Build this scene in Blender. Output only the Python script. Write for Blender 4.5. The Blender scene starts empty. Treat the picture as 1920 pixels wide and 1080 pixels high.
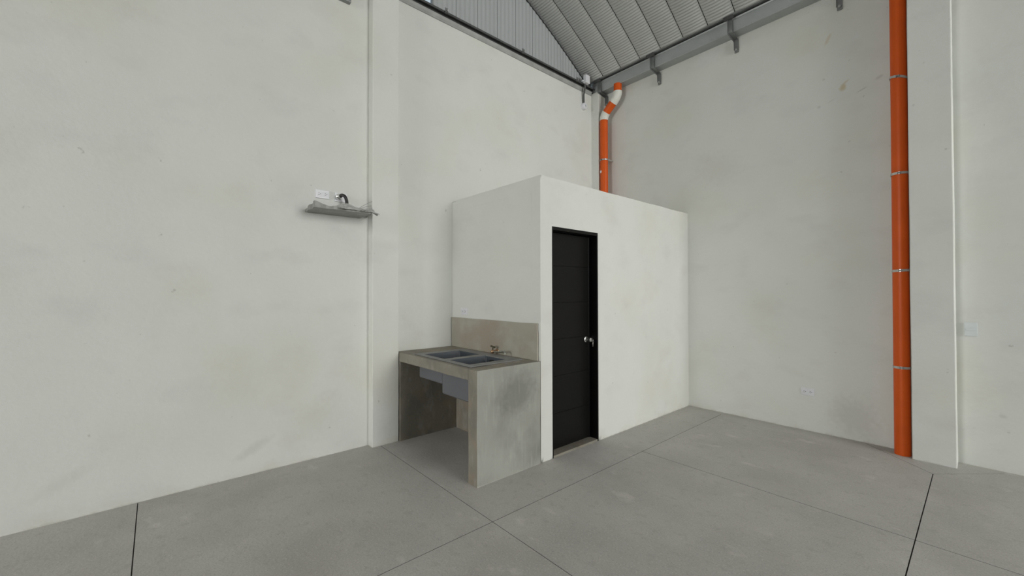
import bpy, bmesh, math, random
from mathutils import Vector, Matrix, noise
import numpy as np

S = bpy.context.scene
C = S.collection
random.seed(4)

# ------------------------------------------------------------------ camera
F_PX, YAW, PITCH, ROLL, EYE = 766.87, -0.855018644, 1.10644e-2, -2.2095e-3, 1.47
cam_d = bpy.data.cameras.new('camera')
cam_d.sensor_width = 36.0
cam_d.lens = 36.0 * F_PX / 1920.0
cam_d.clip_start = 0.05
cam = bpy.data.objects.new('camera', cam_d)
C.objects.link(cam)
fw = Vector((math.sin(YAW), math.cos(YAW), 0)); rt = Vector((math.cos(YAW), -math.sin(YAW), 0)); up = Vector((0, 0, 1))
fw2 = fw * math.cos(PITCH) + up * math.sin(PITCH); up2 = up * math.cos(PITCH) - fw * math.sin(PITCH)
rt3 = rt * math.cos(ROLL) + up2 * math.sin(ROLL); up3 = up2 * math.cos(ROLL) - rt * math.sin(ROLL)
cam.matrix_world = Matrix.Translation((0, 0, EYE)) @ Matrix((rt3, up3, -fw2)).transposed().to_4x4()
S.camera = cam

# ------------------------------------------------------------------ world: bright overcast sky with blue gaps
W = bpy.data.worlds.new('sky'); S.world = W; W.use_nodes = True
wn, wl = W.node_tree.nodes, W.node_tree.links
bg = wn['Background']
tc = wn.new('ShaderNodeTexCoord'); nz = wn.new('ShaderNodeTexNoise'); cr = wn.new('ShaderNodeValToRGB')
nz.inputs['Scale'].default_value = 3.2; nz.inputs['Detail'].default_value = 5
wl.new(tc.outputs['Generated'], nz.inputs['Vector']); wl.new(nz.outputs['Fac'], cr.inputs['Fac'])
cr.color_ramp.elements[0].position = 0.40; cr.color_ramp.elements[0].color = (0.62, 0.82, 1.0, 1)
cr.color_ramp.elements[1].position = 0.62; cr.color_ramp.elements[1].color = (1.0, 1.0, 0.98, 1)
wl.new(cr.outputs['Color'], bg.inputs['Color'])
bg.inputs['Strength'].default_value = 0.42

# daylight coming in through the wide open front of the hall (+X side)
ld = bpy.data.lights.new('open_front_daylight', 'AREA'); ld.shape = 'RECTANGLE'; ld.size = 9.0; ld.size_y = 4.2
ld.size = 6.0; ld.size_y = 5.0; ld.energy = 800; ld.color = (1.0, 0.99, 0.96)
lo = bpy.data.objects.new('open_front_daylight', ld); C.objects.link(lo)
lo.location = (12.5, 3.0, 3.8); lo.rotation_euler = (0, math.radians(76), 0)
lo.rotation_euler = Vector((-math.cos(math.radians(10)), 0, -math.sin(math.radians(10)))).to_track_quat('-Z', 'Y').to_euler()
# added lamp lighting from behind the camera, through an assumed side opening (-Y)
le = bpy.data.lights.new('added_side_light', 'AREA'); le.shape = 'RECTANGLE'; le.size = 6.0; le.size_y = 5.0
le.energy = 840; le.color = (1.0, 0.99, 0.96)
lp = bpy.data.objects.new('added_side_light', le); C.objects.link(lp)
lp.location = (-1.5, -11.5, 3.6)
lp.rotation_euler = Vector((0, math.cos(math.radians(10)), -math.sin(math.radians(10)))).to_track_quat('-Z', 'Y').to_euler()

# ------------------------------------------------------------------ exposure
S.view_settings.view_transform = 'Standard'; S.view_settings.look = 'None'
S.view_settings.gamma = 1.0; S.view_settings.use_curve_mapping = False
S.view_settings.exposure = 0.65

# ------------------------------------------------------------------ materials
def mat(name, col, rough=0.6, metal=0.0, spec=None, noise_amt=0.0, nscale=3.0, col2=None, bump=0.0, bscale=60.0, detail=5.0):
    m = bpy.data.materials.new(name); m.use_nodes = True
    n, l = m.node_tree.nodes, m.node_tree.links
    b = n['Principled BSDF']
    b.inputs['Base Color'].default_value = (*col, 1); b.inputs['Roughness'].default_value = rough
    b.inputs['Metallic'].default_value = metal
    if spec is not None: b.inputs['Specular IOR Level'].default_value = spec
    t = n.new('ShaderNodeTexCoord')
    x = n.new('ShaderNodeTexNoise'); x.inputs['Scale'].default_value = nscale; x.inputs['Detail'].default_value = detail
    l.new(t.outputs['Object'], x.inputs['Vector'])
    r = n.new('ShaderNodeValToRGB')
    c2 = col2 or tuple(c * (1 - noise_amt) for c in col)
    r.color_ramp.elements[0].position = 0.3; r.color_ramp.elements[0].color = (*c2, 1)
    r.color_ramp.elements[1].position = 0.7; r.color_ramp.elements[1].color = (*col, 1)
    l.new(x.outputs['Fac'], r.inputs['Fac']); l.new(r.outputs['Color'], b.inputs['Base Color'])
    if bump:
        y = n.new('ShaderNodeTexNoise'); y.inputs['Scale'].default_value = bscale; y.inputs['Detail'].default_value = 6
        l.new(t.outputs['Object'], y.inputs['Vector'])
        bp = n.new('ShaderNodeBump'); bp.inputs['Strength'].default_value = bump; bp.inputs['Distance'].default_value = 0.01
        l.new(y.outputs['Fac'], bp.inputs['Height']); l.new(bp.outputs['Normal'], b.inputs['Normal'])
    m['rgb'] = r.name
    return m

def over(m, color, fac_socket):
    """put another colour over the material's base colour where fac is 1"""
    n, l = m.node_tree.nodes, m.node_tree.links
    b = n['Principled BSDF']; src = b.inputs['Base Color'].links[0].from_socket
    mx = n.new('ShaderNodeMix'); mx.data_type = 'RGBA'
    l.new(src, mx.inputs[6]); mx.inputs[7].default_value = (*color, 1); l.new(fac_socket, mx.inputs[0])
    l.new(mx.outputs[2], b.inputs['Base Color'])

def noise_mask(m, scale, lo, hi, strength, stretch=(1, 1, 1), offset=(0, 0, 0), detail=4, rot=(0, 0, 0)):
    n, l = m.node_tree.nodes, m.node_tree.links
    t = n.new('ShaderNodeTexCoord'); mp = n.new('ShaderNodeMapping'); mp.inputs['Scale'].default_value = stretch
    mp.inputs['Location'].default_value = offset; mp.inputs['Rotation'].default_value = rot
    l.new(t.outputs['Object'], mp.inputs['Vector'])
    x = n.new('ShaderNodeTexNoise'); x.inputs['Scale'].default_value = scale; x.inputs['Detail'].default_value = detail
    l.new(mp.outputs['Vector'], x.inputs['Vector'])
    r = n.new('ShaderNodeMapRange'); r.inputs['From Min'].default_value = lo; r.inputs['From Max'].default_value = hi
    r.inputs['To Max'].default_value = strength; r.clamp = True
    l.new(x.outputs['Fac'], r.inputs['Value'])
    return r.outputs['Result']

def spot_mask(m, centre, radii, strength, rough=0.5, tilt=0.0, axis='xz'):
    """an irregular blot of dirt: a wobbly ellipse round a point of the surface"""
    n, l = m.node_tree.nodes, m.node_tree.links
    t = n.new('ShaderNodeTexCoord')
    mp = n.new('ShaderNodeMapping'); mp.vector_type = 'TEXTURE'
    mp.inputs['Location'].default_value = centre; mp.inputs['Scale'].default_value = radii
    mp.inputs['Rotation'].default_value = (0, tilt, 0) if axis == 'xz' else (tilt, 0, 0)
    l.new(t.outputs['Object'], mp.inputs['Vector'])
    ln = n.new('ShaderNodeVectorMath'); ln.operation = 'LENGTH'; l.new(mp.outputs['Vector'], ln.inputs[0])
    x = n.new('ShaderNodeTexNoise'); x.inputs['Scale'].default_value = 22; x.inputs['Detail'].default_value = 4
    l.new(t.outputs['Object'], x.inputs['Vector'])
    ad = n.new('ShaderNodeMath'); ad.operation = 'MULTIPLY_ADD'; ad.inputs[1].default_value = rough * 2
    l.new(x.outputs['Fac'], ad.inputs[0]); l.new(ln.outputs['Value'], ad.inputs[2])
    r = n.new('ShaderNodeMapRange'); r.inputs['From Min'].default_value = 1.0 + rough; r.inputs['From Max'].default_value = 0.35 + rough
    r.inputs['To Max'].default_value = strength; r.clamp = True
    l.new(ad.outputs[0], r.inputs['Value'])
    return r.outputs['Result']

def low_band(m, height, strength, scale=7.0):
    """splashed cement and dust along the foot of a wall, ragged upper edge"""
    n, l = m.node_tree.nodes, m.node_tree.links
    t = n.new('ShaderNodeTexCoord'); sp = n.new('ShaderNodeSeparateXYZ'); l.new(t.outputs['Object'], sp.inputs[0])
    x = n.new('ShaderNodeTexNoise'); x.inputs['Scale'].default_value = scale; x.inputs['Detail'].default_value = 7
    x.inputs['Roughness'].default_value = 0.65
    l.new(t.outputs['Object'], x.inputs['Vector'])
    mu = n.new('ShaderNodeMath'); mu.operation = 'MULTIPLY_ADD'; mu.inputs[1].default_value = -height * 2.0
    l.new(x.outputs['Fac'], mu.inputs[0]); l.new(sp.outputs['Z'], mu.inputs[2])
    r = n.new('ShaderNodeMapRange'); r.inputs['From Min'].default_value = -height * 0.72; r.inputs['From Max'].default_value = -height * 1.12
    r.inputs['To Max'].default_value = strength; r.clamp = True
    l.new(mu.outputs[0], r.inputs['Value'])
    return r.outputs['Result']

def plaster(name, col=(0.69, 0.70, 0.665)):
    m = mat(name, col, 0.85, col2=tuple(c * k for c, k in zip(col, (0.955, 0.965, 0.965))), nscale=1.6, bump=0.22, bscale=26, spec=0.25, detail=6)
    over(m, (0.60, 0.585, 0.49), noise_mask(m, 1.1, 0.50, 0.72, 0.40, offset=(3, 1, 7), detail=5))
    over(m, (0.56, 0.55, 0.53), noise_mask(m, 2.6, 0.54, 0.72, 0.32, stretch=(1, 1, 1.6), offset=(9, 4, 2), detail=7))
    over(m, (0.33, 0.32, 0.29), noise_mask(m, 17, 0.735, 0.78, 0.42, offset=(6, 2, 8), detail=3))
    over(m, (0.45, 0.44, 0.40), low_band(m, 0.035, 0.6))
    over(m, (0.56, 0.54, 0.48), low_band(m, 0.16, 0.35, 3.5))
    return m

M_wall = plaster('white_plaster')
M_wall_r = plaster('white_plaster_right')
for c, r_, s, col, ti in (((-0.905, 5.22, 3.53), (0.035, 1, 0.04), 0.65, (0.50, 0.40, 0.20), 0),
                          ((-0.88, 5.22, 3.58), (0.05, 1, 0.012), 0.4, (0.50, 0.40, 0.24), -0.6),
                          ((-1.02, 5.22, 4.08), (0.018, 1, 0.07), 0.45, (0.55, 0.43, 0.30), 0.45),
                          ((-0.76, 5.22, 3.455), (0.06, 1, 0.009), 0.45, (0.40, 0.38, 0.35), -0.35),
                          ((-1.00, 5.22, 3.43), (0.05, 1, 0.008), 0.25, (0.45, 0.43, 0.39), -0.35),
                          ((-0.63, 5.22, 3.53), (0.04, 1, 0.02), 0.4, (0.42, 0.41, 0.38), -0.35),
                          ((-1.10, 5.22, 3.40), (0.02, 1, 0.02), 0.4, (0.45, 0.44, 0.42), 0),
                          ((-0.84, 5.22, 0.22), (0.28, 1, 0.22), 0.30, (0.45, 0.42, 0.38), 0.5),
                          ((-1.35, 5.22, 0.60), (0.25, 1, 0.05), 0.10, (0.45, 0.44, 0.38), 0.3),
                          ((-2.15, 5.22, 3.0), (0.35, 1, 0.25), 0.22, (0.50, 0.48, 0.44), 0.2),
                          ((0.10, 5.22, 0.45), (0.03, 1, 0.02), 0.30, (0.42, 0.42, 0.40), 0.2)):
    over(M_wall_r, col, spot_mask(M_wall_r, c, r_, s, tilt=ti))
M_wall_l = plaster('white_plaster_left')
for c, r_, s, col, ti in (((-3.91, -0.75, 0.06), (1, 0.06, 0.02), 0.5, (0.40, 0.46, 0.58), 0),
                          ((-3.91, -0.45, 0.25), (1, 0.22, 0.05), 0.18, (0.47, 0.47, 0.43), 0.5),
                          ((-3.91, 1.05, 0.33), (1, 0.35, 0.20), 0.18, (0.50, 0.48, 0.38), 0.6),
                          ((-3.91, 0.72, 0.95), (1, 0.5, 0.45), 0.13, (0.56, 0.54, 0.42), 0.3),
                          ((-3.91, -0.9, 1.5), (1, 0.28, 0.24), 0.20, (0.55, 0.52, 0.40), 0.3),
                          ((-3.91, 0.6, 0.2), (1, 0.18, 0.05), 0.3, (0.46, 0.46, 0.42), 0.5)):
    over(M_wall_l, col, spot_mask(M_wall_l, c, r_, s, tilt=ti, axis='yz'))

def concrete(name, a, b_, rough=0.8):
    m = mat(name, a, rough, col2=b_, nscale=2.2, bump=0.15, bscale=45, detail=8, spec=0.3)
    return m
M_floor = concrete('concrete_floor', (0.485, 0.472, 0.445), (0.415, 0.405, 0.382), 0.62)
over(M_floor, (0.35, 0.335, 0.31), noise_mask(M_floor, 1.2, 0.50, 0.72, 0.60, offset=(2, 5, 0), detail=8))
over(M_floor, (0.34, 0.325, 0.305), noise_mask(M_floor, 16, 0.55, 0.68, 0.40, offset=(5, 5, 0), detail=6))
over(M_floor, (0.62, 0.60, 0.57), noise_mask(M_floor, 3.6, 0.64, 0.72, 0.45, stretch=(1, 1.5, 1), rot=(0, 0, 0.5), offset=(1, 9, 0), detail=3))
over(M_floor, (0.28, 0.27, 0.255), noise_mask(M_floor, 120, 0.56, 0.66, 0.50, detail=2))
over(M_floor, (0.60, 0.585, 0.56), noise_mask(M_floor, 90, 0.57, 0.67, 0.40, offset=(4, 4, 4), detail=2))
M_groove = mat('joint_filler', (0.085, 0.08, 0.073), 0.9, noise_amt=0.2)
M_slab = concrete('cast_cement', (0.275, 0.258, 0.215), (0.20, 0.188, 0.156), 0.75)
over(M_slab, (0.15, 0.145, 0.125), noise_mask(M_slab, 3.4, 0.48, 0.70, 0.60, stretch=(1, 1, 0.8), offset=(1.5, 3.3, 0.4), detail=6))
over(M_slab, (0.30, 0.235, 0.17), noise_mask(M_slab, 5, 0.52, 0.66, 0.40, offset=(4, 2, 6), detail=5))
over(M_slab, (0.40, 0.39, 0.35), noise_mask(M_slab, 9, 0.54, 0.70, 0.30, stretch=(1.6, 1.6, 0.8), detail=5))
M_panel = concrete('troweled_cement', (0.365, 0.370, 0.335), (0.285, 0.288, 0.258), 0.72)
over(M_panel, (0.205, 0.21, 0.19), noise_mask(M_panel, 2.7, 0.50, 0.70, 0.75, stretch=(1, 1.1, 0.9), offset=(0.2, 0.9, 0.2), detail=7))
over(M_panel, (0.43, 0.435, 0.40), noise_mask(M_panel, 8, 0.56, 0.72, 0.30, stretch=(3, 3, 0.6), offset=(5, 1, 2), detail=5))
over(M_panel, (0.17, 0.175, 0.155), spot_mask(M_panel, (.6, .06, .64), (2, .26, .20), .62, axis='yz', tilt=.5))
over(M_panel, (0.50, 0.49, 0.45), noise_mask(M_panel, 14, 0.56, 0.70, 0.14, stretch=(4, 4, 0.35), offset=(2, 8, 1), detail=3))
over(M_panel, (0.46, 0.45, 0.42), low_band(M_panel, 0.035, 0.6))
M_splash = concrete('smooth_cement', (0.40, 0.385, 0.325), (0.33, 0.312, 0.26), 0.7)
over(M_splash, (0.44, 0.435, 0.385), noise_mask(M_splash, 4.5, 0.52, 0.68, 0.45, offset=(1, 6, 2), detail=6))
over(M_splash, (0.32, 0.265, 0.21), noise_mask(M_splash, 2.8, 0.46, 0.64, 0.65, offset=(7, 1, 3), detail=4))

M_galv = mat('galvanised_sheet', (0.43, 0.45, 0.45), 0.45, 0.35, noise_amt=0.12, nscale=5, bump=0.05, bscale=12)
M_roof = mat('galvanised_roof_sheet', (0.47, 0.475, 0.46), 0.45, 0.15, noise_amt=0.08, nscale=2)
M_gable = mat('galvanised_gable_sheet', (0.40, 0.42, 0.425), 0.55, 0.0, noise_amt=0.06, nscale=2)
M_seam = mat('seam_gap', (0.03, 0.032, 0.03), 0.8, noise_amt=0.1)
M_steel = mat('dark_painted_steel', (0.095, 0.10, 0.098), 0.55, 0.2, noise_amt=0.3, nscale=8)
M_rail = mat('grey_rail_steel', (0.24, 0.25, 0.245), 0.5, 0.3, noise_amt=0.25, nscale=9)
M_steelg = mat('grey_strap_steel', (0.23, 0.24, 0.235), 0.5, 0.5, noise_amt=0.25, nscale=9)
M_flash = mat('grey_flashing', (0.42, 0.425, 0.41), 0.6, 0.2, noise_amt=0.3, nscale=6)
M_orange = mat('orange_pvc', (0.66, 0.098, 0.008), 0.42, noise_amt=0.10, nscale=6, spec=0.28)
M_whitepvc = mat('white_pvc', (0.72, 0.72, 0.66), 0.45, noise_amt=0.08, nscale=8)
M_clamp = mat('zinc_strap', (0.62, 0.62, 0.60), 0.3, 0.8, noise_amt=0.3, nscale=30)
M_door = mat('black_door_enamel', (0.0045, 0.0045, 0.0042), 0.42, noise_amt=0.15, nscale=4, spec=0.22)
M_frame = mat('black_frame_enamel', (0.004, 0.004, 0.004), 0.4, noise_amt=0.15, nscale=4, spec=0.25)
M_chrome = mat('brushed_chrome', (0.75, 0.75, 0.74), 0.25, 0.95, noise_amt=0.1, nscale=20)
M_plate = mat('white_plate_plastic', (0.71, 0.72, 0.75), 0.35, noise_amt=0.04, nscale=20)
M_plateg = mat('pale_grey_plate_plastic', (0.60, 0.64, 0.65), 0.35, noise_amt=0.04, nscale=20)
M_slot = mat('socket_slot', (0.02, 0.02, 0.022), 0.6, noise_amt=0.1)
M_sink = mat('grey_composite', (0.055, 0.064, 0.076), 0.48, noise_amt=0.12, nscale=7, spec=0.4)
M_rim = mat('grey_composite_rim', (0.23, 0.232, 0.228), 0.5, noise_amt=0.25, nscale=7)
M_under = mat('grey_composite_underside', (0.12, 0.124, 0.138), 0.6, noise_amt=0.08, nscale=5)
M_brass = mat('worn_brass', (0.50, 0.33, 0.20), 0.35, 0.8, noise_amt=0.4, nscale=30)
M_olive = mat('dark_olive_knob', (0.06, 0.06, 0.03), 0.5, noise_amt=0.3, nscale=30)
M_spout = mat('tarnished_steel_spout', (0.36, 0.37, 0.33), 0.35, 0.8, noise_amt=0.4, nscale=30)
M_black = mat('black_rubber', (0.012, 0.012, 0.012), 0.5, noise_amt=0.2)
M_wrap = mat('dusty_grey_wrap', (0.27, 0.27, 0.255), 0.42, col2=(0.17, 0.17, 0.155), nscale=9, bump=0.6, bscale=22)
M_wrapl = mat('clear_grey_film', (0.58, 0.58, 0.56), 0.3, col2=(0.34, 0.34, 0.33), nscale=30, bump=0.8, bscale=45)
M_wire = mat('grey_film_strand', (0.22, 0.22, 0.21), 0.5, noise_amt=0.2)
M_winframe = mat('window_frame_grey', (0.30, 0.31, 0.31), 0.5, 0.4, noise_amt=0.1)
M_glass = bpy.data.materials.new('window_glass'); M_glass.use_nodes = True
g = M_glass.node_tree; pb = g.nodes['Principled BSDF']
pb.inputs['Base Color'].default_value = (0.9, 0.96, 1.0, 1); pb.inputs['Roughness'].default_value = 0.0
pb.inputs['Transmission Weight'].default_value = 1.0; pb.inputs['IOR'].default_value = 1.1

# ------------------------------------------------------------------ mesh helpers
def wloc(o):
    v = Vector((0, 0, 0))
    while o: v = v + o.location; o = o.parent
    return v

def obj(name, bm, m, parent=None, smooth=False, bevel=0.0, mats=None):
    """bm in world coordinates -> ONE mesh object (re-expressed under its parent)"""
    me = bpy.data.meshes.new(name)
    if parent: bmesh.ops.translate(bm, verts=bm.verts, vec=-wloc(parent))
    bm.normal_update(); bm.to_mesh(me); bm.free()
    for mm in (mats or [m]): me.materials.append(mm)
    o = bpy.data.objects.new(name, me); C.objects.link(o)
    if parent: o.parent = parent
    if smooth:
        for p in me.polygons: p.use_smooth = True
        try: me.set_sharp_from_angle(angle=math.radians(38))
        except Exception: pass
    if bevel:
        b = o.modifiers.new('bevel', 'BEVEL'); b.width = bevel; b.segments = 2; b.limit_method = 'ANGLE'
    return o

def thing(name, label, cat, loc, group=None):
    o = bpy.data.objects.new(name, None); C.objects.link(o); o.location = loc; o.empty_display_size = 0.1
    o['label'] = label; o['category'] = cat
    if group: o['group'] = group
    return o

def tag(o, label, cat, group=None):
    o['label'] = label; o['category'] = cat
    if group: o['group'] = group
    return o

def struct(o): o['kind'] = 'structure'; return o

def box(bm, x0, x1, y0, y1, z0, z1, mi=0):
    vs = [bm.verts.new(p) for p in ((x0, y0, z0), (x1, y0, z0), (x1, y1, z0), (x0, y1, z0), (x0, y0, z1), (x1, y0, z1), (x1, y1, z1), (x0, y1, z1))]
    for f in ((0, 3, 2, 1), (4, 5, 6, 7), (0, 1, 5, 4), (1, 2, 6, 5), (2, 3, 7, 6), (3, 0, 4, 7)):
        fc = bm.faces.new([vs[i] for i in f]); fc.material_index = mi
    return bm
def B(*a): return box(bmesh.new(), *a)

def tube(bm, pts, r, seg=20, caps=True, radii=None):
    pts = [Vector(p) for p in pts]; rings = []
    ref = None
    for i, p in enumerate(pts):
        d = (pts[min(i + 1, len(pts) - 1)] - pts[max(i - 1, 0)]).normalized()
        if ref is None:
            ref = Vector((0, 0, 1)) if abs(d.z) < 0.9 else Vector((0, 1, 0))
        a = (ref - d * ref.dot(d)).normalized(); b_ = d.cross(a); ref = a
        rr = radii[i] if radii else r
        rings.append([bm.verts.new(p + (a * math.cos(t) + b_ * math.sin(t)) * rr) for t in [2 * math.pi * k / seg for k in range(seg)]])
    for q in range(len(rings) - 1):
        for k in range(seg):
            bm.faces.new((rings[q][k], rings[q][(k + 1) % seg], rings[q + 1][(k + 1) % seg], rings[q + 1][k]))
    if caps:
        bm.faces.new(rings[0][::-1]); bm.faces.new(rings[-1])
    return bm

def extrude_profile(bm, pts2, x0, x1, axis='x', closed=False):
    """polyline pts2 (u,z) swept along x (u=y) or y (u=x)"""
    def P(s, u, z): return (s, u, z) if axis == 'x' else (u, s, z)
    a = [bm.verts.new(P(x0, u, z)) for u, z in pts2]; b_ = [bm.verts.new(P(x1, u, z)) for u, z in pts2]
    n = len(pts2)
    for i in range(n if closed else n - 1):
        j = (i + 1) % n
        bm.faces.new((a[i], a[j], b_[j], b_[i]))
    if closed: bm.faces.new(a[::-1]); bm.faces.new(b_)
    bmesh.ops.recalc_face_normals(bm, faces=bm.faces)
    return bm

# ------------------------------------------------------------------ the hall: floor with sawn joints
XL, YR = -3.91, 5.22
XF, YB = 7.0, -6.45          # the open front and the far side wall
def make_floor():
    bm = bmesh.new()
    vs = [bm.verts.new(p) for p in ((XL - 0.3, YB - 9, 0), (XF + 7, YB - 9, 0), (XF + 7, YR + 0.3, 0), (XL - 0.3, YR + 0.3, 0))]
    bm.faces.new(vs)
    # joints: centre line p->q, width
    J = [((XL - .3, -0.09), (XF + 7, -0.09), 0.0055), ((XL - .3, 1.635), (XF + 7, 1.635), 0.0035), ((-2.075, 3.395), (XF + 7, 3.395), 0.004),
         ((XL - .3, -1.80), (XF + 7, -1.80), 0.008), ((XL - .3, -3.5), (XF + 7, -3.5), 0.008),
         ((-2.075, -1.80), (-2.075, 5.13), 0.0035), ((-0.275, YB), (-0.275, 4.73), 0.0055), ((1.53, YB), (1.53, YR + .3), 0.008),
         ((-0.275, 4.73), (-0.76, 5.20), 0.0035), ((-0.275, 4.73), (0.10, 5.16), 0.0025)]
    for p, q, w in J:
        p, q = Vector((*p, 0)), Vector((*q, 0)); d = (q - p).normalized(); nn = Vector((-d.y, d.x, 0))
        L = (q - p).length
        for co, no in ((p + nn * w / 2, nn), (p - nn * w / 2, nn), (p - d * 0.0005, d), (q + d * 0.0005, d)):
            # only cut faces near the joint
            fs = [f for f in bm.faces if f.calc_area() > 0]
            bmesh.ops.bisect_plane(bm, geom=list({v for f in fs for v in f.verts}) + list({e for f in fs for e in f.edges}) + fs, plane_co=co, plane_no=no)
    sel = []
    for f in bm.faces:
        c = f.calc_center_median()
        for p, q, w in J:
            p, q = Vector((*p, 0)), Vector((*q, 0)); d = (q - p).normalized(); nn = Vector((-d.y, d.x, 0))
            if abs((c - p).dot(nn)) < w / 2 and -0.001 < (c - p).dot(d) < (q - p).length + 0.001:
                sel.append(f); break
    r = bmesh.ops.extrude_face_region(bm, geom=sel)
    nv = [e for e in r['geom'] if isinstance(e, bmesh.types.BMVert)]; nf = [e for e in r['geom'] if isinstance(e, bmesh.types.BMFace)]
    bmesh.ops.translate(bm, verts=nv, vec=(0, 0, -0.010))
    bmesh.ops.delete(bm, geom=[f for f in sel if f.is_valid], context='FACES_ONLY')
    for f in nf: f.material_index = 1
    for f in bm.faces:
        if abs(f.normal.z) < 0.5 and f.calc_center_median().z < -0.001: f.material_index = 1
    bmesh.ops.dissolve_limit(bm, angle_limit=0.001, verts=bm.verts, edges=bm.edges, delimit={'MATERIAL'})
    bmesh.ops.recalc_face_normals(bm, faces=bm.faces)
    return struct(obj('floor', bm, M_floor, mats=[M_floor, M_groove]))
make_floor()

def wavy_wall(bm, fixed, axis, a0, a1, z0, z1, thick, step=0.06, amp=0.004):
    """thick plastered wall whose room face undulates a few millimetres; room face at `fixed`"""
    na = max(2, int((a1 - a0) / step)); nz_ = max(2, int((z1 - z0) / step))
    sgn = -1 if axis == 'y' else 1      # wall along y faces +X (thickness to -X); wall along x faces -Y
    G = []
    for j in range(nz_ + 1):
        row = []
        for i in range(na + 1):
            a = a0 + (a1 - a0) * i / na; z = z0 + (z1 - z0) * j / nz_
            w = noise.noise(Vector((a * 1.3, z * 1.3, fixed))) * amp + noise.noise(Vector((a * 6, z * 6, fixed))) * amp * 0.25
            row.append(bm.verts.new((fixed + w, a, z) if axis == 'y' else (a, fixed + w, z)))
        G.append(row)
    for j in range(nz_):
        for i in range(na):
            bm.faces.new((G[j][i], G[j][i + 1], G[j + 1][i + 1], G[j + 1][i]))
    back = {}
    def bk(v):
        if v not in back:
            c = v.co.copy(); c[0 if axis == 'y' else 1] = fixed + sgn * thick; back[v] = bm.verts.new(c)
        return back[v]
    ring = [G[0][i] for i in range(na + 1)] + [G[j][na] for j in range(1, nz_ + 1)] + [G[nz_][i] for i in range(na - 1, -1, -1)] + [G[j][0] for j in range(nz_ - 1, 0, -1)]
    bs = [bk(v) for v in ring]
    for i in range(len(ring)):
        k = (i + 1) % len(ring); bm.faces.new((ring[k], ring[i], bs[i], bs[k]))
    bm.faces.new(bs)
    bmesh.ops.recalc_face_normals(bm, faces=bm.faces)
    return bm

bm = wavy_wall(bmesh.new(), XL, 'y', YB, YR + 0.18, -0.02, 4.52, 0.18)
struct(obj('wall_left', bm, M_wall_l, smooth=True))
bm = wavy_wall(bmesh.new(), YR, 'x', XL + 0.001, XF, -0.02, 4.66, 0.18)
struct(obj('wall_right', bm, M_wall_r, smooth=True))
bm = B(XL - 0.18, XF, YB - 0.18, YB, 4.45, 4.80); box(bm, -1.1, XF, YB - 0.18, YB, -0.02, 4.45); box(bm, XL - .18, -3.1, YB - 0.18, YB, -0.02, 4.45)     # wide opening at its left end; wall unseen, shaped to trim the side light
struct(obj('wall_behind_blocker', bm, M_wall))
struct(obj('wall_front_blocker', B(XF, XF + 0.18, YB - 0.18, 1.1, -0.02, 5.6), M_wall))                       # unseen wall added to cut the front light; open beyond to right wall

# plastered columns of the hall
def column(name, x0, x1, y0, y1, z1, m):
    bm = bmesh.new()
    n = 60
    rings = []
    for j in range(n + 1):
        z = -0.01 + (z1 + 0.01) * j / n; q = []
        for k, (x, y) in enumerate(((x0, y0), (x1, y0), (x1, y1), (x0, y1))):
            w = noise.noise(Vector((k * 7.1 + x * 3, z * 1.7, y))) * 0.0022 + noise.noise(Vector((k * 3.3, z * 9, x))) * 0.0010
            q.append(bm.verts.new((x + w, y + w * 0.7, z)))
        rings.append(q)
    for j in range(n):
        for k in range(4):
            bm.faces.new((rings[j][k], rings[j][(k + 1) % 4], rings[j + 1][(k + 1) % 4], rings[j + 1][k]))
    bm.faces.new(rings[0][::-1]); bm.faces.new(rings[-1])
    bmesh.ops.recalc_face_normals(bm, faces=bm.faces)
    return struct(obj(name, bm, m, bevel=0.006))
column('trim_1', XL - 0.03, -3.812, 1.553, 1.822, 4.60, M_wall)         # column on the left wall
column('trim_2', XL - 0.03, -3.779, 5.02, YR + 0.03, 4.508, M_wall)      # column in the corner
column('trim_3', -0.418, -0.152, 5.022, YR + 0.03, 4.50, M_wall)        # column on the right wall

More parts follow.
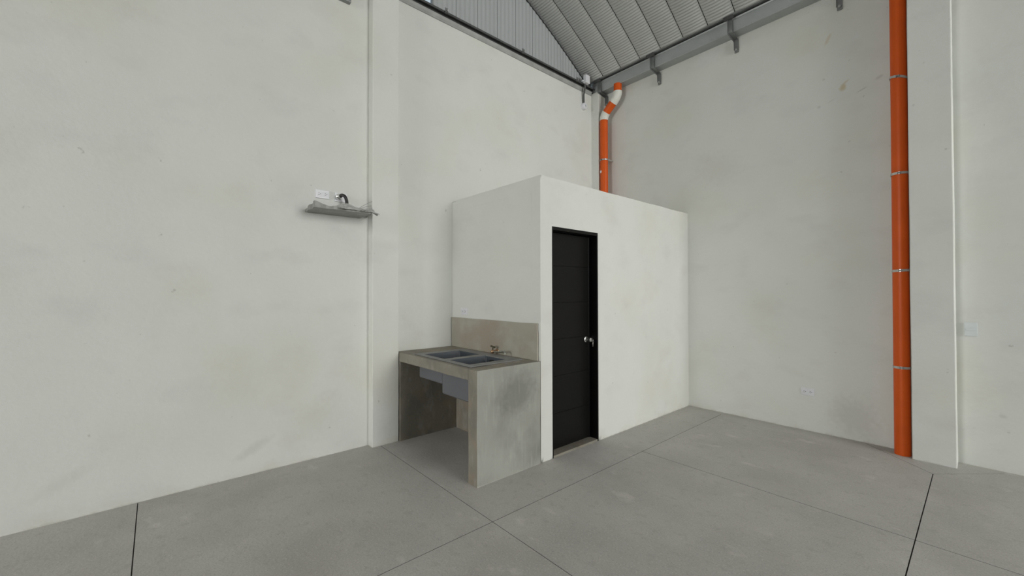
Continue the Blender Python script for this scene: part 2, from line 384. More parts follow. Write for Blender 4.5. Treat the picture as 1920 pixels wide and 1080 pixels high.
# ------------------------------------------------------------------ arched roof of narrow ribbed sheets
RA, CY, CZ = 10.0, -0.604, -3.631
def arc_z(y): return CZ + math.sqrt(RA * RA - (y - CY) ** 2)
TH_R = math.asin((4.975 - CY) / RA); TH_L = -TH_R - 0.03
SEAM0, PANEL = -3.65, 0.305
def make_roof():
    # across one sheet: (offset, rise of the sheet's cross section); the last two steps are the folded seam gap
    prof = [(0.0, 0.0), (0.010, -0.006), (0.06, -0.014), (0.12, -0.019), (0.18, -0.019), (0.24, -0.014), (0.290, -0.006), (0.298, 0.0), (0.299, 0.055), (0.3045, 0.055)]
    xs = []
    k0 = -1
    x = SEAM0 - PANEL
    while x < XF + 0.4:
        fine = x < 1.6
        pp = prof if fine else [prof[0], prof[3], prof[7], prof[8], prof[9]]
        for i, (o_, h) in enumerate(pp):
            xx = x + o_
            if xx >= XL - 0.16: xs.append((xx, h, o_ < 0.2985 and o_ > 0.0005, 1 if o_ > 0.2975 else 0))
        x += PANEL
    pitch = 0.034
    ths = []
    t = TH_R
    while t > TH_L:
        fine = RA * (TH_R - t) < 5.2
        if fine:
            n = int(round((TH_R - t) * RA / (pitch / 6)))
            ths.append((t, 0.0045 * math.cos(n * math.pi / 3))); t -= pitch / 6 / RA
        else:
            ths.append((t, 0.0)); t -= 0.3 / RA
    ths.append((TH_L, 0.0))
    X = np.array([a[0] for a in xs]); H = np.array([a[1] for a in xs]); K = np.array([1.0 if a[2] else 0.0 for a in xs])
    T = np.array([a[0] for a in ths]); Cc = np.array([a[1] for a in ths])
    R_ = RA + H[None, :] + Cc[:, None] * K[None, :]
    V = np.stack([np.broadcast_to(X, R_.shape), CY + R_ * np.sin(T)[:, None], CZ + R_ * np.cos(T)[:, None]], -1).reshape(-1, 3)
    nx, nt = len(X), len(T)
    i = np.arange((nt - 1)); j = np.arange(nx - 1)
    ii, jj = np.meshgrid(i, j, indexing='ij')
    a = ii * nx + jj
    Fq = np.stack([a, a + 1, a + nx + 1, a + nx], -1).reshape(-1, 4)
    me = bpy.data.meshes.new('ceiling'); me.from_pydata(V.tolist(), [], Fq.tolist())
    me.materials.append(M_roof); me.materials.append(M_seam)
    seam = np.array([xs[q][3] for q in range(nx - 1)])
    mi = np.broadcast_to(seam[None, :], (nt - 1, nx - 1)).reshape(-1).astype(np.int32)
    me.polygons.foreach_set('material_index', np.ascontiguousarray(mi))
    sm = np.ones(len(Fq), dtype=bool); me.polygons.foreach_set('use_smooth', sm)
    me.set_sharp_from_angle(angle=math.radians(50))
    o = bpy.data.objects.new('ceiling', me); C.objects.link(o); return struct(o)
make_roof()
# dark strip standing in for the shadow line where the roof meets the gable
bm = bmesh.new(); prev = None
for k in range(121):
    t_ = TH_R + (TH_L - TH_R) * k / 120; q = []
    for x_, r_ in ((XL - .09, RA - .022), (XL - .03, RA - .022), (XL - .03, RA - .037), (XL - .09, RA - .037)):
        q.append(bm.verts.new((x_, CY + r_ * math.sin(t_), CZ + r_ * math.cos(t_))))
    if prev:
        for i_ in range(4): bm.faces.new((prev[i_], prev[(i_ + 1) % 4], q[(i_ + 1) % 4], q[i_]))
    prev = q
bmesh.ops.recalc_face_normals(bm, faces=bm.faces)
struct(obj('shadow_strip', bm, M_seam, smooth=True))

# gable of upright sheets above the left wall, with a clerestory opening
G0, G1 = 2.288, 0.46          # the opening runs from G1 to G0
def make_gable():
    bm = bmesh.new()
    prof = [(0.0, 0.004)] + [(u, 0.007 + 0.0035 * math.sin((u - 0.02) / 0.26 * 2 * math.pi * 4)) for u in [0.008 + 0.0073 * q for q in range(40)]] + [(0.302, 0.004), (0.3025, -0.03), (0.305, -0.03)]
    X0 = XL - 0.045
    def strip(ya, yb, zlo, zhi_fn):
        k = math.floor((ya - G0) / PANEL - 1e-6); pts = []
        y = G0 + k * PANEL
        while y < yb:
            for o_, h in prof:
                yy = y + o_
                if ya - 1e-6 <= yy <= yb + 1e-6: pts.append((yy, h, 1 if o_ >= 0.3025 else 0))
            y += PANEL
        prev = None
        for yy, h, s in pts:
            a = bm.verts.new((X0 + h, yy, zlo)); b_ = bm.verts.new((X0 + h, yy, zhi_fn(yy)))
            if prev:
                f = bm.faces.new((prev[0], a, b_, prev[1])); f.material_index = prev[2]
            prev = (a, b_, s)
    top = lambda y: arc_z(max(min(y, 4.97), -6.1)) + 0.03
    strip(G0, 5.06, 4.50, top)
    strip(-6.2, G1, 4.50, top)
    strip(G1, G0, 5.30, top)
    return struct(obj('wall_gable', bm, M_gable, mats=[M_gable, M_seam], smooth=True))
make_gable()
# its window: frame of grey bars and a pane
win = struct(bpy.data.objects.new('window_1', None)); C.objects.link(win); win.location = (XL - 0.05, (G0 + G1) / 2, 4.58)
bm = bmesh.new()
for a in ((XL - .075, XL - .035, G1, G0, 4.50, 4.585), (XL - .075, XL - .035, G1, G0, 5.27, 5.31), (XL - .075, XL - .035, G0 - .012, G0 + .004, 4.50, 5.31),
          (XL - .075, XL - .035, G1 - .004, G1 + .03, 4.50, 5.31), (XL - .07, XL - .045, 1.36, 1.385, 4.58, 5.28)):
    box(bm, *a)
obj('window_frame', bm, M_winframe, win)
obj('pane', B(XL - .060, XL - .056, G1 + .01, G0 - .01, 4.57, 5.29), M_glass, win)

# steel channel and flashing along the top of the left wall
t = thing('gable_channel', 'dark steel channel with grey flashing along the top of the left wall', 'beam', (XL, 3.4, 4.48))
bm = extrude_profile(bmesh.new(), [(XL - .034, 4.585), (XL + .045, 4.585), (XL + .045, 4.562), (XL + .040, 4.562), (XL + .040, 4.578), (XL - .002, 4.578), (XL - .002, 4.532), (XL - .034, 4.532)], 1.824, 5.30, 'y', True)
obj('channel', bm, M_steel, t)
bm = extrude_profile(bmesh.new(), [(XL + .004, 4.478), (XL + .008, 4.478), (XL + .008, 4.51), (XL + .020, 4.534), (XL + .004, 4.534)], 1.824, 5.018, 'y', True)
obj('flashing', bm, M_flash, t)
def clip(y, label, proto=[None]):
    if proto[0] is None:
        t = thing('fixing_clip', label, 'clip', (XL + .05, y, 4.556), 'fixing clips along the gable channel')
        bm = B(XL + .046, XL + .078, y - .018, y + .018, 4.556, 4.562); box(bm, XL + .058, XL + .063, y - .018, y + .018, 4.556, 4.61)
        obj('clip_plate', bm, M_steelg, t)
        obj('bolt', tube(bmesh.new(), [(XL + .064, y, 4.585), (XL + .09, y, 4.572)], .007, 8), M_clamp, t)
        proto[0] = t; return
    c = proto[0].copy(); C.objects.link(c); c.location = (XL + .05, y, 4.556); c['label'] = label
    for ch in list(proto[0].children):
        d = ch.copy(); C.objects.link(d); d.parent = c
clip(2.40, 'small steel clip on the dark channel, near the clerestory window')
clip(3.55, 'small steel clip on the dark channel, midway below the gable sheets')
clip(4.62, 'small steel clip on the dark channel, close to the white junction box in the corner')

# ------------------------------------------------------------------ gutter, eave rail and strap brackets on the right wall
bm = extrude_profile(bmesh.new(), [(5.235, 4.515), (5.215, 4.515), (5.062, 4.503), (5.056, 4.508), (5.054, 4.632), (5.040, 4.638), (5.036, 4.650), (5.044, 4.660), (5.060, 4.660), (5.060, 4.640), (5.064, 4.51), (5.235, 4.522)], XL + .004, XF, 'x', True)
box(bm, XL + .0, XL + .004, 5.055, 5.24, 4.505, 4.660)
tag(obj('roof_gutter', bm, M_galv, smooth=True), 'grey sheet metal gutter running along the top of the right wall', 'gutter')
bm = extrude_profile(bmesh.new(), [(4.975, 4.662), (4.985, 4.655), (4.992, 4.672), (5.30, 4.672), (5.30, 4.70), (4.975, 4.70)], XL - .1, XF, 'x', True)
tag(obj('eave_rail', bm, M_rail), 'dark steel eave rail between the ribbed roof sheets and the gutter', 'rail')

def bracket_parts(x, t):
    w = .022
    bm = bmesh.new()
    path = [(5.020, 4.671), (5.020, 4.508), (5.030, 4.492), (5.190, 4.475), (5.204, 4.462), (5.207, 4.325)]
    th = .006
    vs = []
    for i, (y, z) in enumerate(path):
        a = Vector(path[max(i - 1, 0)]); b_ = Vector(path[min(i + 1, len(path) - 1)]); d = (b_ - a).normalized(); n = Vector((-d.y, d.x))
        vs.append([bm.verts.new((x + sx * w, y + n.x * th * sn, z + n.y * th * sn)) for sx, sn in ((-1, -.5), (1, -.5), (1, .5), (-1, .5))])
    for i in range(len(vs) - 1):
        for k in range(4): bm.faces.new((vs[i][k], vs[i][(k + 1) % 4], vs[i + 1][(k + 1) % 4], vs[i + 1][k]))
    bm.faces.new(vs[0]); bm.faces.new(vs[-1][::-1])
    # side flange that stiffens the strap
    fl = [(5.020, 4.671), (5.020, 4.508), (5.030, 4.492), (5.190, 4.475), (5.204, 4.462), (5.207, 4.36), (5.190, 4.36), (5.186, 4.448), (5.175, 4.456), (5.015, 4.474), (5.000, 4.492), (5.000, 4.671)]
    a = [bm.verts.new((x - w, y, z)) for y, z in fl]; b_ = [bm.verts.new((x - w - .004, y, z)) for y, z in fl]
    for i in range(len(fl)):
        k = (i + 1) % len(fl); bm.faces.new((a[i], a[k], b_[k], b_[i]))
    bm.faces.new(a); bm.faces.new(b_[::-1])
    bmesh.ops.recalc_face_normals(bm, faces=bm.faces)
    obj('strap', bm, M_steelg, t)
    bm = tube(bmesh.new(), [(x + .002, 5.21, 4.350), (x + .002, 5.180, 4.350)], .012, 6)
    tube(bm, [(x + .002, 5.18, 4.350), (x + .002, 5.165, 4.350)], .006, 8)
    obj('anchor_bolt', bm, M_clamp, t)
    bm = B(x - .055, x + .055, 4.945, 4.985, 4.655, 4.661)
    bmesh.ops.rotate(bm, cent=(x, 4.975, 4.658), matrix=Matrix.Rotation(math.radians(-30), 3, 'X'), verts=bm.verts)
    bmesh.ops.translate(bm, vec=(0, 0, -.026), verts=bm.verts)
    obj('roof_cleat', bm, M_steel, t)
BR = [(-2.885, 'grey strap bracket under the gutter, second from the corner beyond the orange elbow pipe'),
      (-3.80, 'dark strap bracket under the gutter in the corner, left of the white and orange elbows'),
      (-1.895, 'grey strap bracket under the gutter above the middle of the bare right wall'),
      (-0.92, 'strap bracket end at the top edge of the photo, nearest the tall orange pipe')]
b0 = thing('gutter_bracket', BR[0][1], 'bracket', (BR[0][0], 5.22, 4.325), 'gutter brackets on the right wall')
bracket_parts(BR[0][0], b0)
for x, lab in BR[1:]:
    c = b0.copy(); C.objects.link(c); c.location = (x, 5.22, 4.325); c['label'] = lab
    if x == -3.80: c.location = (x + 0.045, 5.02 + .20, 4.325)
    for ch in list(b0.children):
        d = ch.copy(); C.objects.link(d); d.parent = c

# ------------------------------------------------------------------ orange downpipes
PR = 0.0575
BX, BY, BH = -2.51, 2.51, 2.492     # washroom block: front face x, side face y, height
def clamp_mesh(x, y, z, tilt=0.0):
    bm = bmesh.new(); r = PR + .003; seg = 28; hh = .0105
    # saddle strap round the front of the pipe, open where its two ears are bolted
    ang = [math.radians(a) for a in np.linspace(-200, 20, seg)]
    rows = []
    for a in ang:
        for_ = []
        for dz in (-hh, hh):
            for rr in (r, r + .0025):
                for_.append(bm.verts.new((x + math.cos(a) * rr, y + math.sin(a) * rr, z + dz + tilt * math.cos(a) * PR)))
        rows.append(for_)
    for i in range(seg - 1):
        p, q = rows[i], rows[i + 1]
        for a, b_ in ((0, 1), (1, 3), (3, 2), (2, 0)): bm.faces.new((p[a], p[b_], q[b_], q[a]))
    for p in (rows[0], rows[-1]): bm.faces.new((p[0], p[1], p[3], p[2]))
    # ears back to the wall
    for s in (-1, 1): box(bm, x + s * (PR + .0045) - .0015, x + s * (PR + .0045) + .0015 , y, YR - .004, z - hh + s * tilt * PR, z + hh + s * tilt * PR)
    bmesh.ops.recalc_face_normals(bm, faces=bm.faces)
    return bm
def clamp(x, y, z, t, tilt=0.0):
    c = obj('pipe_clamp', clamp_mesh(x, y, z, tilt), M_clamp, t)
    bm = tube(bmesh.new(), [(x - .012, y - PR - .010, z), (x + .014, y - PR - .010, z)], .0055, 8)
    box(bm, x - .011, x - .007, y - PR - .018, y - PR - .002, z - .010, z + .010); box(bm, x + .007, x + .011, y - PR - .018, y - PR - .002, z - .010, z + .010)
    obj('clamp_screw', bm, M_steelg, c)
PX, PY = -0.486, 5.10
t = thing('drain_pipe', 'tall thick orange drain pipe from floor to ceiling beside the right wall column', 'pipe', (PX, PY, 0), 'orange drain pipes')
bm = tube(bmesh.new(), [(PX, PY, -.01), (PX + .002, PY, 1.5), (PX + .004, PY, 3.0), (PX + .004, PY, 4.508)], PR, 40)
obj('pipe_section', bm, M_orange, t, smooth=True)
for z, ti in ((0.787, 0), (1.66, .05), (2.54, 0), (3.415, -.35)): clamp(PX + .003, PY, z, t, ti)
clamp(PX + .003, PY, 4.28, t, 0)

QX, QY = -3.7165, 5.075
t = thing('drain_pipe', 'orange drain pipe behind the washroom block, rising to white elbows in the corner', 'pipe', (QX, QY, 0), 'orange drain pipes')
P = {}
def seg(name, pts, m, r): return obj(name, tube(bmesh.new(), pts, r, 32), m, t, smooth=True)
low = (QX, QY, 4.062); e1 = (QX + .045, QY, 4.165); e2 = (QX + .165, QY, 4.270); e3 = (QX + .245, QY, 4.405); topp = (QX + .247, QY, 4.512)
def bez(a, b, c, n=8):
    a, b, c = Vector(a), Vector(b), Vector(c)
    return [a * (1 - s) ** 2 + b * 2 * s * (1 - s) + c * s * s for s in [k / n for k in range(n + 1)]]
seg('pipe_section', [(QX, QY, BH - .004), (QX, QY, 3.3), low], M_orange, PR)
j1 = Vector((QX, QY, 4.12)); j2 = Vector((topp[0], QY, 4.34))
seg('elbow', bez((QX, QY, 4.055), j1, e1) , M_whitepvc, PR + .005)
seg('pipe_section', [e1, e2], M_orange, PR)
seg('elbow', bez(e2, j2, e3), M_whitepvc, PR + .005)
seg('pipe_section', [e3, topp], M_orange, PR)
clamp(QX, QY, 3.455, t, 0)
o = obj('sticker', B(QX - .030, QX - .006, QY - PR - .0015, QY - PR + .012, 3.26, 3.295), M_plate, t)

# ------------------------------------------------------------------ washroom block
DY0, DY1, DZ = 2.655, 3.315, 2.06
def make_block():
    bm = bmesh.new()
    # front wall face as a wavy grid with the doorway left out, reveals 0.1 deep
    ys = sorted(set([BY] + list(np.linspace(BY, DY0, 4)) + list(np.linspace(DY0, DY1, 10)) + list(np.linspace(DY1, YR, 30))))
    zs = sorted(set(list(np.linspace(-.01, DZ, 32)) + list(np.linspace(DZ, BH, 8))))
    vm = {}
    def V(y, z):
        k = (round(y, 5), round(z, 5))
        if k not in vm:
            edge = (y in (DY0, DY1) and z <= DZ) or (z == DZ and DY0 <= y <= DY1) or abs(y - BY) < 1e-6 or abs(z - BH) < 1e-6
            w = 0 if edge else noise.noise(Vector((y * 1.5, z * 1.5, 3))) * .003
            dz = noise.noise(Vector((y * 3, 7, 1))) * .004 if abs(z - BH) < 1e-6 else 0
            vm[k] = bm.verts.new((BX + w, y, z + dz))
        return vm[k]
    for i in range(len(ys) - 1):
        for j in range(len(zs) - 1):
            cy_, cz_ = (ys[i] + ys[i + 1]) / 2, (zs[j] + zs[j + 1]) / 2
            if DY0 < cy_ < DY1 and cz_ < DZ: continue
            bm.faces.new((V(ys[i], zs[j]), V(ys[i + 1], zs[j]), V(ys[i + 1], zs[j + 1]), V(ys[i], zs[j + 1])))
    def quad(*p): bm.faces.new([bm.verts.new(q) for q in p])
    D = .11
    quad((BX, DY0, -.01), (BX, DY0, DZ), (BX - D, DY0, DZ), (BX - D, DY0, -.01))
    quad((BX, DY1, -.01), (BX - D, DY1, -.01), (BX - D, DY1, DZ), (BX, DY1, DZ))
    quad((BX, DY0, DZ), (BX, DY1, DZ), (BX - D, DY1, DZ), (BX - D, DY0, DZ))
    # inner face of the front wall
    quad((BX - D, BY, -.01), (BX - D, DY0, -.01), (BX - D, DY0, BH - .12), (BX - D, BY, BH - .12))
    quad((BX - D, DY1, -.01), (BX - D, YR, -.01), (BX - D, YR, BH - .12), (BX - D, DY1, BH - .12))
    quad((BX - D, DY0, DZ), (BX - D, DY1, DZ), (BX - D, DY1, BH - .12), (BX - D, DY0, BH - .12))
    # side wall, outer face wavy
    xs = list(np.linspace(XL - .02, BX, 22)); zz = list(np.linspace(-.01, BH, 36)); G = []
    for z in zz:
        row = []
        for x in xs:
            e = abs(x - BX) < 1e-6
            w = 0 if e else noise.noise(Vector((x * 1.5, z * 1.5, 9))) * .003
            dz = noise.noise(Vector((x * 3.2, 2, 5))) * .006 - .008 * max(0, 1 - (x - XL) / .12) if z == BH and not e else (noise.noise(Vector((BY * 3, 7, 1))) * .004 if z == BH else 0)
            row.append(bm.verts.new((x, BY + w, z + dz)))
        G.append(row)
    for j in range(len(zz) - 1):
        for i in range(len(xs) - 1): bm.faces.new((G[j][i], G[j][i + 1], G[j + 1][i + 1], G[j + 1][i]))
    quad((XL, BY + .1, -.01), (BX - D, BY + .1, -.01), (BX - D, BY + .1, BH - .12), (XL, BY + .1, BH - .12))
    # roof slab of the block
    quad((XL, BY, BH - .003), (BX, BY, BH - .003), (BX, YR, BH - .003), (XL, YR, BH - .003))
    quad((XL, BY, BH - .12), (BX - D, BY, BH - .12), (BX - D, YR, BH - .12), (XL, YR, BH - .12))
    bmesh.ops.remove_doubles(bm, verts=bm.verts, dist=.0005)
    bmesh.ops.recalc_face_normals(bm, faces=bm.faces)
    return struct(obj('wall_washroom', bm, M_wall, smooth=True))
make_block()

# door
door = struct(bpy.data.objects.new('door_1', None)); C.objects.link(door); door.location = (BX - .06, (DY0 + DY1) / 2, 0)
bm = bmesh.new()
fd = .105
box(bm, BX - fd, BX + .0025, DY0, DY0 + .012, 0.0, DZ)
box(bm, BX - fd, BX + .0025, DY1 - .012, DY1, 0.0, DZ)
box(bm, BX - fd, BX + .0025, DY0 + .012, DY1 - .012, DZ - .03, DZ)
box(bm, BX - fd - .02, BX - fd + .012, DY0 + .012, DY0 + .03, 0.0, DZ - .03)
box(bm, BX - fd - .02, BX - fd + .012, DY1 - .03, DY1 - .012, 0.0, DZ - .03)
obj('door_frame', bm, M_frame, door, bevel=.0015)
# leaf with shallow horizontal grooves
LX = BX - .095
bm = bmesh.new()
gz = [0.35, 0.695, 1.035, 1.375, 1.718]
pts = [(LX - .035, .022), (LX, .022)]
for z in gz: pts += [(LX, z - .003), (LX - .003, z - .0015), (LX - .003, z + .0015), (LX, z + .003)]
pts += [(LX, DZ - .035), (LX - .035, DZ - .035)]
extrude_profile(bm, pts, DY0 + .013, DY1 - .013, 'y', True)
obj('door_leaf', bm, M_door, door)
hy, hz = 3.245, 1.0
kn = obj('door_knob', tube(bmesh.new(), [(LX, hy, hz), (LX + .004, hy, hz), (LX + .008, hy, hz), (LX + .009, hy, hz), (LX + .028, hy, hz), (LX + .030, hy, hz), (LX + .038, hy, hz), (LX + .062, hy, hz), (LX + .068, hy, hz)], .01, 24,
         radii=[.031, .031, .026, .011, .011, .016, .023, .021, .014]), M_chrome, door, smooth=True)
bm = tube(bmesh.new(), [(LX + .068, hy, hz), (LX + .074, hy, hz)], .006, 10)
box(bm, LX + .072, LX + .092, hy - .0012, hy + .0012, hz - .008, hz + .008)
obj('key', bm, M_chrome, kn)
bm = bmesh.new()
ring = [(LX + .088 + math.cos(a) * .0, hy + math.sin(a) * .009, hz - .014 + math.cos(a) * .011) for a in np.linspace(0, 2 * math.pi, 17)]
tube(bm, ring, .0012, 6, caps=False)
box(bm, LX + .0865, LX + .0885, hy - .010, hy + .002, hz - .040, hz - .022); box(bm, LX + .0865, LX + .0885, hy - .006, hy - .001, hz - .062, hz - .040)
obj('hanging_key', bm, M_chrome, kn)
obj('threshold', B(BX - .11, BX - .001, DY0 + .012, DY1 - .012, -.005, .018), M_slab, door, bevel=.003)

# ------------------------------------------------------------------ cement counter with sink
TZ = 0.878
ct = thing('sink_counter', 'cast grey cement counter on side panels between the left column and the washroom', 'counter', (-3.2, 2.17, 0))
SX0, SX1, SY0, SY1 = -3.545, -2.675, 1.885, 2.405     # hole for the sink
def slab_with_hole():
    bm = bmesh.new()
    z1, z0 = TZ, .788
    ox = [-3.885, SX0, SX1, -2.6195]; oy = [1.826, SY0, SY1, 2.503]
    g = {}
    def v(i, j, z):
        k = (i, j, z)
        if k not in g:
            g[k] = bm.verts.new((ox[i], oy[j], z))
        return g[k]
    for z in (z0, z1):
        for i in range(3):
            for j in range(3):
                if i == 1 and j == 1: continue
                bm.faces.new((v(i, j, z), v(i + 1, j, z), v(i + 1, j + 1, z), v(i, j + 1, z)))
    for (a, b_) in [((i, 0), (i + 1, 0)) for i in range(3)] + [((3, j), (3, j + 1)) for j in range(3)] + [((i, 3), (i + 1, 3)) for i in range(3)] + [((0, j), (0, j + 1)) for j in range(3)] + \
                   [((1, 1), (2, 1)), ((2, 1), (2, 2)), ((1, 2), (2, 2)), ((1, 1), (1, 2))]:
        bm.faces.new((v(*a, z0), v(*b_, z0), v(*b_, z1), v(*a, z1)))
    bmesh.ops.recalc_face_normals(bm, faces=bm.faces)
    bmesh.ops.subdivide_edges(bm, edges=bm.edges, cuts=6, use_grid_fill=True)
    for vv in bm.verts:
        c = vv.co
        n_ = noise.noise(Vector((c.x * 4, c.y * 4, c.z * 3)))
        c.z += n_ * .0035
        if c.y < 1.83: c.y += noise.noise(Vector((c.x * 5, 1, 8))) * .003
    return bm
obj('countertop', slab_with_hole(), M_slab, ct, bevel=.006)
def panel(x0, x1, y0, y1, z1, nm, m, face=None):
    bm = B(x0, x1, y0, y1, -.005, z1)
    bmesh.ops.subdivide_edges(bm, edges=bm.edges, cuts=14, use_grid_fill=True)
    if face:
        bm.normal_update()
        for f in bm.faces:
            if f.normal.x > .9: f.material_index = 1
    for vv in bm.verts:
        c = vv.co; c.x += noise.noise(Vector((c.y * 5, c.z * 5, x0))) * .0022; c.y += noise.noise(Vector((c.x * 5, c.z * 5, y0))) * .0022
    return obj(nm, bm, m, ct, bevel=.005, mats=[m, face] if face else None)
panel(-2.622, -2.505, 1.827, 2.503, TZ, 'end_panel', M_slab, M_panel)
panel(-3.89, -3.80, 1.829, 2.503, .789, 'side_panel', M_slab)
panel(-3.795, -2.627, 2.488, 2.503, .787, 'back_panel', M_slab)
bm = B(-3.895, -2.535, 2.492, 2.506, TZ - .003, 1.198)
bmesh.ops.subdivide_edges(bm, edges=bm.edges, cuts=16, use_grid_fill=True)
for vv in bm.verts:
    c = vv.co
    if c.z > 1.19: c.z += noise.noise(Vector((c.x * 3, 0, 4))) * .006
    if c.x > -2.54: c.x += noise.noise(Vector((0, c.z * 9, 2))) * .006
obj('backsplash', bm, M_splash, ct, bevel=.003)

# double sink set into the counter
sk = thing('double_sink', 'grey double bowl composite sink set into the cement counter', 'sink', (-3.11, 2.15, TZ))
RX0, RX1, RY0, RY1 = -3.575, -2.648, 1.868, 2.425
B1 = (-3.475, -3.125, 1.925, 2.315); B2 = (-3.040, -2.738, 1.922, 2.318)
bm = bmesh.new()
ox = [RX0, B1[0], B1[1], B2[0], B2[1], RX1]; oy = [RY0, 1.923, 2.316, RY1]
g = {}
def v(i, j, z):
    k = (i, j, z)
    if k not in g: g[k] = bm.verts.new((ox[i], oy[j], z))
    return g[k]
zt, zb = TZ + .0085, TZ + .0015
for z in (zb, zt):
    for i in range(5):
        for j in range(3):
            if j == 1 and i in (1, 3): continue
            bm.faces.new((v(i, j, z), v(i + 1, j, z), v(i + 1, j + 1, z), v(i, j + 1, z)))
E_ = [((i, 0), (i + 1, 0)) for i in range(5)] + [((i, 3), (i + 1, 3)) for i in range(5)] + [((0, j), (0, j + 1)) for j in range(3)] + [((5, j), (5, j + 1)) for j in range(3)]
for i in (1, 3): E_ += [((i, 1), (i + 1, 1)), ((i, 2), (i + 1, 2)), ((i, 1), (i, 2)), ((i + 1, 1), (i + 1, 2))]
for a, b_ in E_: bm.faces.new((v(*a, zb), v(*b_, zb), v(*b_, zt), v(*a, zt)))
bmesh.ops.recalc_face_normals(bm, faces=bm.faces)
obj('rim', bm, M_rim, sk, bevel=.003)

def rrect(x0, x1, y0, y1, r, n=5):
    pts = []
    for cx, cy, a0 in ((x1 - r, y1 - r, 0), (x0 + r, y1 - r, 90), (x0 + r, y0 + r, 180), (x1 - r, y0 + r, 270)):
        for k in range(n + 1):
            a = math.radians(a0 + 90 * k / n); pts.append((cx + math.cos(a) * r, cy + math.sin(a) * r))
    return pts
def bowl(bx, depth, out):
    x0, x1, y0, y1 = bx
    bm = bmesh.new(); rings = []
    for z, ins, r in ((zt - .001, 0, .004), (zb - .02, .004, .02), (TZ - depth + .03, .012, .03), (TZ - depth + .008, .022, .035), (TZ - depth, .05, .04)):
        rings.append([bm.verts.new((x, y, z)) for x, y in rrect(x0 + ins, x1 - ins, y0 + ins, y1 - ins, r)])
    for a, b_ in zip(rings[:-1], rings[1:]):
        for k in range(len(a)): bm.faces.new((a[k], a[(k + 1) % len(a)], b_[(k + 1) % len(a)], b_[k]))
    bm.faces.new(rings[-1][::-1])
    nin = len(bm.faces)
    # outer shell under the counter
    x0, x1, y0, y1 = out; rings = []
    for z, ins, r in ((TZ - .02, 0, .02), (TZ - depth - .012, .001, .02), (TZ - depth - .02, .008, .015)):
        rings.append([bm.verts.new((x, y, z)) for x, y in rrect(x0 + ins, x1 - ins, y0 + ins, y1 - ins, r * .3)])
    for a, b_ in zip(rings[:-1], rings[1:]):
        for k in range(len(a)): bm.faces.new((a[k], a[(k + 1) % len(a)], b_[(k + 1) % len(a)], b_[k]))
    bm.faces.new(rings[-1][::-1])
    bm.faces.ensure_lookup_table()
    for f in bm.faces[nin:]: f.material_index = 1
    return obj('bowl', bm, M_sink, sk, smooth=True, mats=[M_sink, M_under])
bowl(B1, .195, (-3.540, -3.128, 1.902, 2.36)); bowl(B2, .275, (-3.1275, -2.69, 1.902, 2.36))
for cx, z in (((B1[0] + B1[1]) / 2, TZ - .195), ((B2[0] + B2[1]) / 2, TZ - .275)):
    bm = tube(bmesh.new(), [(cx, 2.12, z - .001), (cx, 2.12, z + .003), (cx, 2.12, z + .0031)], .04, 24, radii=[.044, .042, .03])
    obj('drain', bm, M_chrome, sk, smooth=True)
# black overflow fitting on the back wall of the deeper bowl
ov = obj('overflow_fitting', tube(bmesh.new(), [(-2.93, 2.318, TZ - .045), (-2.93, 2.286, TZ - .045)], .026, 20), M_black, sk, smooth=True)
obj('overflow_screw', tube(bmesh.new(), [(-2.93, 2.287, TZ - .045), (-2.93, 2.281, TZ - .045)], .009, 12), M_chrome, ov, smooth=True)
bm = tube(bmesh.new(), bez((-2.90, 2.300, TZ - .045), (-2.84, 2.285, TZ - .04), (-2.80, 2.29, TZ - .065), 8), .009, 12)
obj('overflow_hose', bm, M_black, sk, smooth=True)

# tap on the splashback
tp = thing('water_tap', 'small brass garden tap sticking out of the cement splashback over the sink', 'tap', (-3.09, 2.492, .90))
tx, ty, tz = -3.085, 2.435, .905
bm = tube(bmesh.new(), [(tx, 2.492, tz), (tx, 2.486, tz), (tx, 2.485, tz), (tx, ty + .02, tz), (tx, ty, tz)], .01, 16, radii=[.024, .022, .012, .012, .014])
bmesh.ops.create_uvsphere(bm, u_segments=16, v_segments=10, radius=.020, matrix=Matrix.Translation((tx, ty, tz)))
obj('tap_body', bm, M_brass, tp, smooth=True)
obj('stem', tube(bmesh.new(), [(tx, ty, tz + .015), (tx + .006, ty, tz + .045)], .006, 10), M_olive, tp, smooth=True)
bm = tube(bmesh.new(), [(tx - .020, ty - .004, tz + .052), (tx + .004, ty, tz + .048), (tx + .030, ty + .004, tz + .042)], .008, 10, radii=[.009, .007, .009])
obj('tap_handle', bm, M_olive, tp, smooth=True)
pts = bez((tx + .012, ty, tz + .0), (tx + .10, ty - .01, tz + .004), (tx + .185, ty - .02, tz + .022)) + bez((tx + .19, ty - .02, tz + .023), (tx + .215, ty - .024, tz + .024), (tx + .218, ty - .026, tz + .0), 6)[1:]
obj('spout', tube(bmesh.new(), pts, .0075, 12), M_spout, tp, smooth=True)

